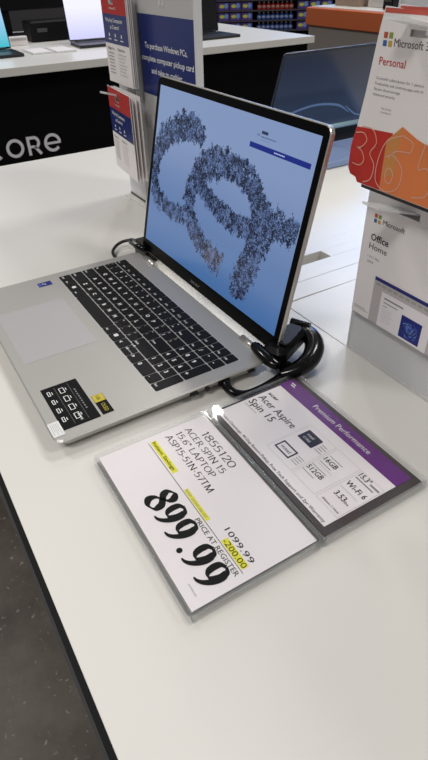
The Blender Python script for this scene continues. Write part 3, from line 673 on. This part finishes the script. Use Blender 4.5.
def pickup_card(loc, rz, ztop, h, label, n):
    """card hanging from ztop down, x across"""
    c = Matrix.Translation(loc) @ Matrix.Rotation(rz, 4, 'Z')
    PM = c @ Matrix(((1, 0, 0, 0), (0, 0, -1, 0), (0, 1, 0, 0), (0, 0, 0, 1)))
    wd = WDC[0]; m_ = MB(PM)
    slot_card(m_, 0, wd, -h, 0, wd * .33, wd * .50, -.0205, -.0105, 0, .0010, M_card); r = tag(m_.build('pickup_card'), label, 'card', None)
    if n: return r
    m_ = MB(PM); z = .0013
    m_.flat(.0005, wd - .0005, -.0105, -.0006, z, M_red); m_.flat(.0005, wd - .0005, -.034, -.0205, z, M_red); m_.flat(.0005, wd * .33 - .0004, -.0205, -.0105, z, M_red); m_.flat(wd * .50 + .0004, wd - .0005, -.0205, -.0105, z, M_red); m_.flat(.0005, wd - .0005, -.076, -.034, z, M_blue); m_.build('colour_bands', r)
    m_ = MB(PM); z += .0003
    m_.text('Windows PCs', .034, -.027, z, .0032, M_wht, .030)
    m_.text('Why buy Computers', .013, -.045, z, .0060, M_wht, .072, .012); m_.text('at Costco?', .030, -.0545, z, .0058, M_wht, .040, .012)
    for k in range(3):
        x = .022 + k * .026; m_.flat(x, x + .004, -.066, -.061, z, M_wht, .001); m_.flat(x - .004, x + .009, -.0705, -.069, z, M_wht)
    m_.text('Sign in', .010, -.085, z, .0042, M_dkcard, .028); m_.text('Option', .053, -.085, z, .0042, M_dkcard, .030)
    for k in range(7): m_.flat(.010, .036 - .003 * (k % 2), -.0910 - k * .0050, -.0900 - k * .0050, z, M_gry); m_.flat(.053, .088 - .004 * (k % 3), -.0910 - k * .0050, -.0900 - k * .0050, z, M_line)
    m_.build('printed_text', r)
    return r
UP = ('red, blue and white computer pickup card at the top of the left stand', 'topmost computer pickup cards behind the front one on the left stand')
pickup_card((-.2880, .3605, .3500), -.02, 0, .136, UP[0], 0)
LO_T = .2085; WDC[0] = .104
WDC[0] = .122
pickup_card((-.2800, .3500, LO_T), -.10, 0, .140, 'red, blue and white pickup card below the upper one, on the left stand white hook', 0)
WDC[0] = .105
for k in range(3):
    r = pickup_card((-.2860, .3625 + .0030 * k, .3500), -.02, 0, .136, 'white computer pickup card stacked behind the front one, top of the left stand', 1); r['group'] = 'pickup cards behind the upper front card'
WDC[0] = .122
for k in range(3):
    r = pickup_card((-.2800 + .001 * k, .3530 + .0042 * k, LO_T - .002), -.09 + .02 * k, 0, .139, 'white computer pickup card stacked behind the lower front one on the left stand', 1); r['group'] = 'pickup cards behind the lower front card'

# ================================================================== OTHER LAPTOPS
def small_laptop(label, loc, rz, Wd, Dp, Ht, lid_deg, mdeck, mkey, mscr, mbez, hinge=None, arc=False):
    """user side is local -y; origin at the hinge centre on the table"""
    t = thing('laptop', label, 'laptop', loc, rz)
    TM = Matrix.Translation(loc) @ Matrix.Rotation(rz, 4, 'Z')
    m_ = MB(TM); m_.prism(rrect(-Wd / 2, Wd / 2, -Dp, 0, .008), .001, .015, mdeck, .0015); m_.build('base', t)
    m_ = MB(TM); m_.prism(rrect(-Wd / 2 + .02, Wd / 2 - .02, -Dp * .46, -.018, .003, 3), .0151, .0165, mkey, .0003); m_.build('keyboard', t)
    m_ = MB(TM); m_.flat(-.06, .06, -Dp + .01, -Dp * .5, .01525, mdeck, .002); m_.build('trackpad', t)
    a = math.radians(lid_deg); u = Vector((0, -math.cos(a), math.sin(a)))
    LMx = TM @ vert((-Wd / 2, .004, .012), (1, 0, 0), u)
    m_ = MB(LMx); m_.prism(rrect(0, Wd, .004, Ht, .008, 4), -.005, 0, mbez, .0006); m_.build('lid', t)
    m_ = MB(LMx); m_.flat(.004, Wd - .004, .012, Ht - .004, .0005, mscr)
    if arc:
        q = catmull([(.010, .035), (.060, .062), (.140, .076), (.220, .066), (.270, .040)], 8)
        m_.stroke(q, .0008, .006, .006, mat('wallpaper_arc', (10, 12, 16), .2, emis=(92, 116, 156), estr=.8), taper=True)
        q = catmull([(.250, .060), (.300, .030), (.345, .024)], 8); m_.stroke(q, .0009, .004, .004, mat('wallpaper_arc'), taper=True)
    m_.build('screen', t)
    m_ = MB(TM); m_.tube([(-Wd / 2 + .03, -.002, .017), (Wd / 2 - .03, -.002, .017)], .007, hinge or mdeck, 10); m_.build('hinge', t)
    return t
M_dark_deck = mat('dark_laptop_deck', (26, 26, 30), .4)
M_glowdeck = mat('deck_blue_glow_tint', (140, 160, 200), .3, .2)  # silvery deck; the blue light it reflects is put into its colour
small_laptop('dark screened laptop with a blue glow-tinted base, behind the right edge of the silver laptop', (-.425, .985, 0), PI / 2, .355, .238, .212, 70,
             M_glowdeck, M_blackedge, screen_mat('dark_wallpaper_screen', (10, 16, 34), (52, 64, 88), .8), mat('thin_dark_bezel', (30, 36, 48), .4), mat('hinge_reflection_tint', (190, 225, 236), .3), arc=True)  # pale cyan hinge colour stands in for a bright reflection on the metal

# ================================================================== NEIGHBOUR TABLE ACROSS THE AISLE
NX = -2.17
t = thing('display_table', 'white topped display table with a black front lettered core, across the aisle', 'table', (NX - .9, .7, -.9))
mb = MB(); mb.box(NX - 1.6, NX, -1.6, 2.43, -.035, 0, M_table, .001); mb.build('tabletop', t)
mb = MB(); mb.box(NX - 1.55, NX - .08, -1.55, 2.38, -.9, -.0352, M_blackpanel); mb.build('front_panel', t)
mb = MB(vert((NX - .08, .048, 0), (0, 1, 0))); ML = mat('logo_grey', (222, 220, 228), .5); z = .002
def ringstroke(cx, cy, r_, a0, a1, th):
    mb.stroke([(cx + r_ * math.cos(math.radians(a0 + (a1 - a0) * k / 24)), cy + r_ * math.sin(math.radians(a0 + (a1 - a0) * k / 24))) for k in range(25)], z, th, th, ML)
b0 = -.408; hh = .090; th = .015; rr_ = hh / 2 - th / 2; cy = b0 + hh / 2
ringstroke(.438, cy, rr_, 48, 312, th); ringstroke(.5400, cy, rr_, 0, 360, th)
mb.flat(.603, .618, b0, b0 + hh, z, ML); mb.flat(.618, .640, b0 + hh - th, b0 + hh, z, ML); mb.flat(.618, .640, b0 + .034, b0 + .034 + th * .8, z, ML)
mb.stroke([(.640 + .0225 * math.cos(math.radians(a)), b0 + .0585 + .0240 * math.sin(math.radians(a))) for a in range(-90, 91, 12)], z, th, th, ML); mb.stroke([(.640, b0 + .038), (.668, b0)], z, th, th, ML)
ringstroke(.735, cy, rr_, 0, 318, th); mb.flat(.700, .778, cy - th / 2, cy + th * .3, z + .0005, ML)
mb.build('logo_lettering', t)
small_laptop('laptop with a bright cyan and blue screen, leftmost on the far white table', (-2.735, .62, 0), PI / 2, .35, .24, .225, 104, M_dark_deck, M_blk,
             screen_mat('cyan_screen', (60, 190, 205), (170, 205, 245), 1.1), M_bezel)
small_laptop('laptop with a glowing white screen, beside the stand card on the far white table', (-2.77, 1.315, 0), PI / 2 - .06, .35, .20, .215, 97, M_dark_deck, M_blk,
             screen_mat('white_screen', (205, 205, 250), (240, 240, 255), 1.15), M_bezel)
small_laptop('dark laptop with its screen off, right end of the far white table', (-2.66, 1.90, 0), PI / 2 + .02, .34, .24, .22, 98, M_dark_deck, M_blk,
             mat('off_screen', (8, 8, 10), .3), M_bezel)
t = thing('monitor', 'large black monitor seen at the back of the far white table', 'monitor', (-3.45, .95, 0))
mb = MB(); mb.box(-3.47, -3.43, .35, 1.42, .14, .72, M_blackpanel, .004); mb.build('display', t)
mb = MB(); mb.box(-3.47, -3.45, .85, 1.0, .01, .20, M_blackpanel, .003); mb.build('neck', t)
mb = MB(); mb.box(-3.58, -3.36, .72, 1.1, .0005, .012, M_blackpanel, .002); mb.build('foot', t)
t = thing('docking_box', 'low black box on the far white table between the cyan and white screens', 'box', (-3.12, 1.13, 0))
mb = MB(); mb.box(-3.2, -3.04, 1.00, 1.27, .0005, .105, M_blk, .008, .01); mb.build('case', t)
mb = MB(); mb.box(-3.0399, -3.037, 1.04, 1.10, .05, .07, M_greyedge); mb.build('front_button', t)
for k, (x, y) in enumerate(((-2.62, .90), (-2.60, 1.02))):
    t = thing('sign_holder', ('pale sign holder lying flat on the far white table, left one of two', 'pale sign holder lying flat on the far white table, right one of two')[k], 'sign holder', (x, y, 0))
    mb = MB(); mb.box(x - .10, x + .10, y - .055, y + .055, .0005, .008, M_white_ac, .001); mb.build('tray', t)
    mb = MB(); mb.box(x - .092, x + .092, y - .048, y + .048, .0081, .009, M_paper); mb.build('sheet', t)
for k, (x, y, c) in enumerate(((-3.05, .80, (190, 60, 50)), (-2.98, .90, (180, 178, 176)))):
    mb = MB(); mb.box(x - .02, x + .02, y - .05, y + .05, .0005, .075 - .03 * k, M_card if k else M_paper, .002); mb.box(x + .0201, x + .0212, y - .045, y + .045, .045 - .02 * k, .058 - .02 * k, mat('strip_%d' % k, c, .5))
    tag(mb.build('small_carton'), ('small white carton with a red stripe behind the cyan screen on the far table', 'small white carton with a grey stripe beside the black box on the far table')[k], 'box')

# ================================================================== ORANGE TOPPED COUNTER
t = thing('service_counter', 'grey counter with a broad orange top band, in the background on the right', 'counter', (-1.9, 3.6, -.9))
mb = MB(); mb.box(-3.18, -.6, 3.22, 4.1, -.9, -.058, mat('counter_grey', (150, 142, 134), .6), .003); mb.build('body', t)
mb = MB(); mb.box(-3.20, -.58, 3.20, 4.12, -.0575, .060, mat('counter_orange', (198, 102, 58), .5), .006); mb.build('top_band', t)
mb = MB(); mb.box(-3.17, -.61, 3.23, 4.09, .0601, .066, M_table, .001); mb.build('worktop', t)
def carton(x, y, w_, d_, h_, m, label):
    m_ = MB(); m_.box(x - w_ / 2, x + w_ / 2, y - d_ / 2, y + d_ / 2, .0665, .0665 + h_, m, .003); m_.box(x - w_ * .3, x + w_ * .3, y - d_ / 2 - .0015, y - d_ / 2 - .0001, .0665 + h_ * .3, .0665 + h_ * .6, M_line)
    return tag(m_.build('carton'), label, 'box')
carton(-2.95, 3.48, .26, .2, .16, mat('carton_beige', (150, 128, 112), .6), 'beige carton near the left end of the orange counter')
carton(-2.68, 3.52, .18, .2, .13, mat('carton_white', (196, 190, 186), .6), 'white carton beside the beige one on the orange counter')
t = thing('card_reader', 'small black card reader standing on the orange counter', 'card reader', (-2.46, 3.36, .066))
mb = MB(); mb.box(-2.51, -2.42, 3.30, 3.42, .0665, .16, M_plastic, .006, .01); mb.build('body', t)
mb = MB(); mb.box(-2.50, -2.43, 3.2975, 3.2995, .115, .15, M_greyedge); mb.build('display', t)

# ================================================================== PRODUCT SHELF FAR BEHIND
SO = Vector((.764848, -.061709, 0)) + 8 * Vector((-.861, .509, 0)); SR = Vector((.509, .861, 0))
SM = vert(SO, SR)     # x along shelf, y height, z towards the viewer
t = thing('product_shelf', 'dark store shelf stocked with colourful packages far in the background', 'shelf', (SM @ Vector((.7, -.9, -.2)))[:])
levels = [-.36, -.255, -.15, -.045, .06]
for lv in levels:
    mb = MB(SM); mb.box(-.35, 1.75, lv - .012, lv, -.40, 0, mat('shelf_metal', (60, 56, 62), .5)); mb.build('shelf_board', t)
for x in (-.36, 1.75):
    mb = MB(SM); mb.box(x, x + .012, -.9, .30, -.40, 0, mat('shelf_metal')); mb.build('upright', t)
mb = MB(SM); mb.box(-.36, 1.762, -.9, .30, -.42, -.4001, M_blackpanel); mb.build('back_panel', t)
def proto_pack(kind):
    m_ = MB()
    if kind == 'carton':
        m_.box(-.066, .066, -.07, .07, 0, .082, mat('pack_violet', (74, 56, 120), .5), .003)
        m_.prism([(x_, y_) for x_, y_ in [(.045 * math.cos(a * PI / 8), .02 * math.sin(a * PI / 8)) for a in range(16)]], 0.0821, .083, mat('pack_violet'))
        P_ = MB(vert((0, -.0705, .045), (1, 0, 0)))
    if kind == 'carton':
        r = m_.build('product_carton')
        P_.prism([(-.022 + .030 * math.cos(a * PI / 8), .018 * math.sin(a * PI / 8)) for a in range(16)], 0, .0008, mat('pack_yellow', (190, 186, 70), .5))
        P_.prism([(.030 + .024 * math.cos(a * PI / 8), .004 + .026 * math.sin(a * PI / 8)) for a in range(16)], .0001, .001, mat('pack_sky', (110, 140, 200), .5))
        P_.build('printed_front', r); return r
    col = {'bottle_r': (190, 46, 42), 'bottle_b': (62, 92, 170)}[kind]; mm = mat('pack_' + kind, col, .35)
    def lathe(prof, mt):
        q = MB(); n = 12; rings = [[q.v((r_ * math.cos(2 * PI * k / n), r_ * math.sin(2 * PI * k / n), z_)) for k in range(n)] for r_, z_ in prof]
        for a, b in zip(rings, rings[1:]):
            for k in range(n): q.face([a[k], a[(k + 1) % n], b[(k + 1) % n], b[k]], mt, True)
        q.face(rings[0][::-1], mt); q.face(rings[-1], mt); return q
    r = lathe([(.024, 0), (.026, .004), (.026, .050), (.020, .060), (.010, .066)], mm).build('product_bottle')
    lathe([(.0105, .0662), (.0105, .080), (.009, .082)], M_wht).build('cap', r)
    lathe([(.0264, .015), (.0264, .042)], mat('label_' + kind, (200, 140, 130) if kind == 'bottle_r' else (150, 170, 215), .5)).build('wrap_label', r)
    return r
protos = {}
ROW = ('lowest visible', 'third', 'second', 'top'); ORD = ('first', 'second', 'third', 'fourth', 'fifth', 'sixth', 'seventh', 'eighth')
def put(kind, t_, lv, label, cat, grp):
    if kind not in protos: o = proto_pack(kind); protos[kind] = o
    else: o = copy_tree(protos[kind])
    tag(o, label, cat, grp)
    p = SM @ Vector((t_, lv + .0005, -.085)); o.location = p; o.rotation_euler = (0, 0, math.atan2(SR.y, SR.x))
for li, lv in enumerate(levels[:-1]):
    for k in range(4):
        put('carton', .10 + k * .142, lv, '%s violet carton of the left block, %s row of the far shelf' % (ORD[k], ROW[li]), 'box', 'violet cartons on the far shelf')
    kd = ('bottle_b', 'bottle_r')[li in (2,)]
    for k in range(8):
        if li == 2: put('bottle_r', .68 + k * .056, lv, '%s red bottle from the left in the red row of the far shelf' % ORD[k], 'bottle', 'red bottles on the far shelf')
        else: put('bottle_b', .68 + k * .056, lv, '%s blue bottle from the left, %s row of the far shelf' % (ORD[k], ROW[li]), 'bottle', 'blue bottles on the far shelf')
    for k in range(3):
        put('carton', 1.21 + k * .142, lv, '%s violet carton right of the bottles, %s row of the far shelf' % (ORD[k], ROW[li]), 'box', 'violet cartons on the far shelf')
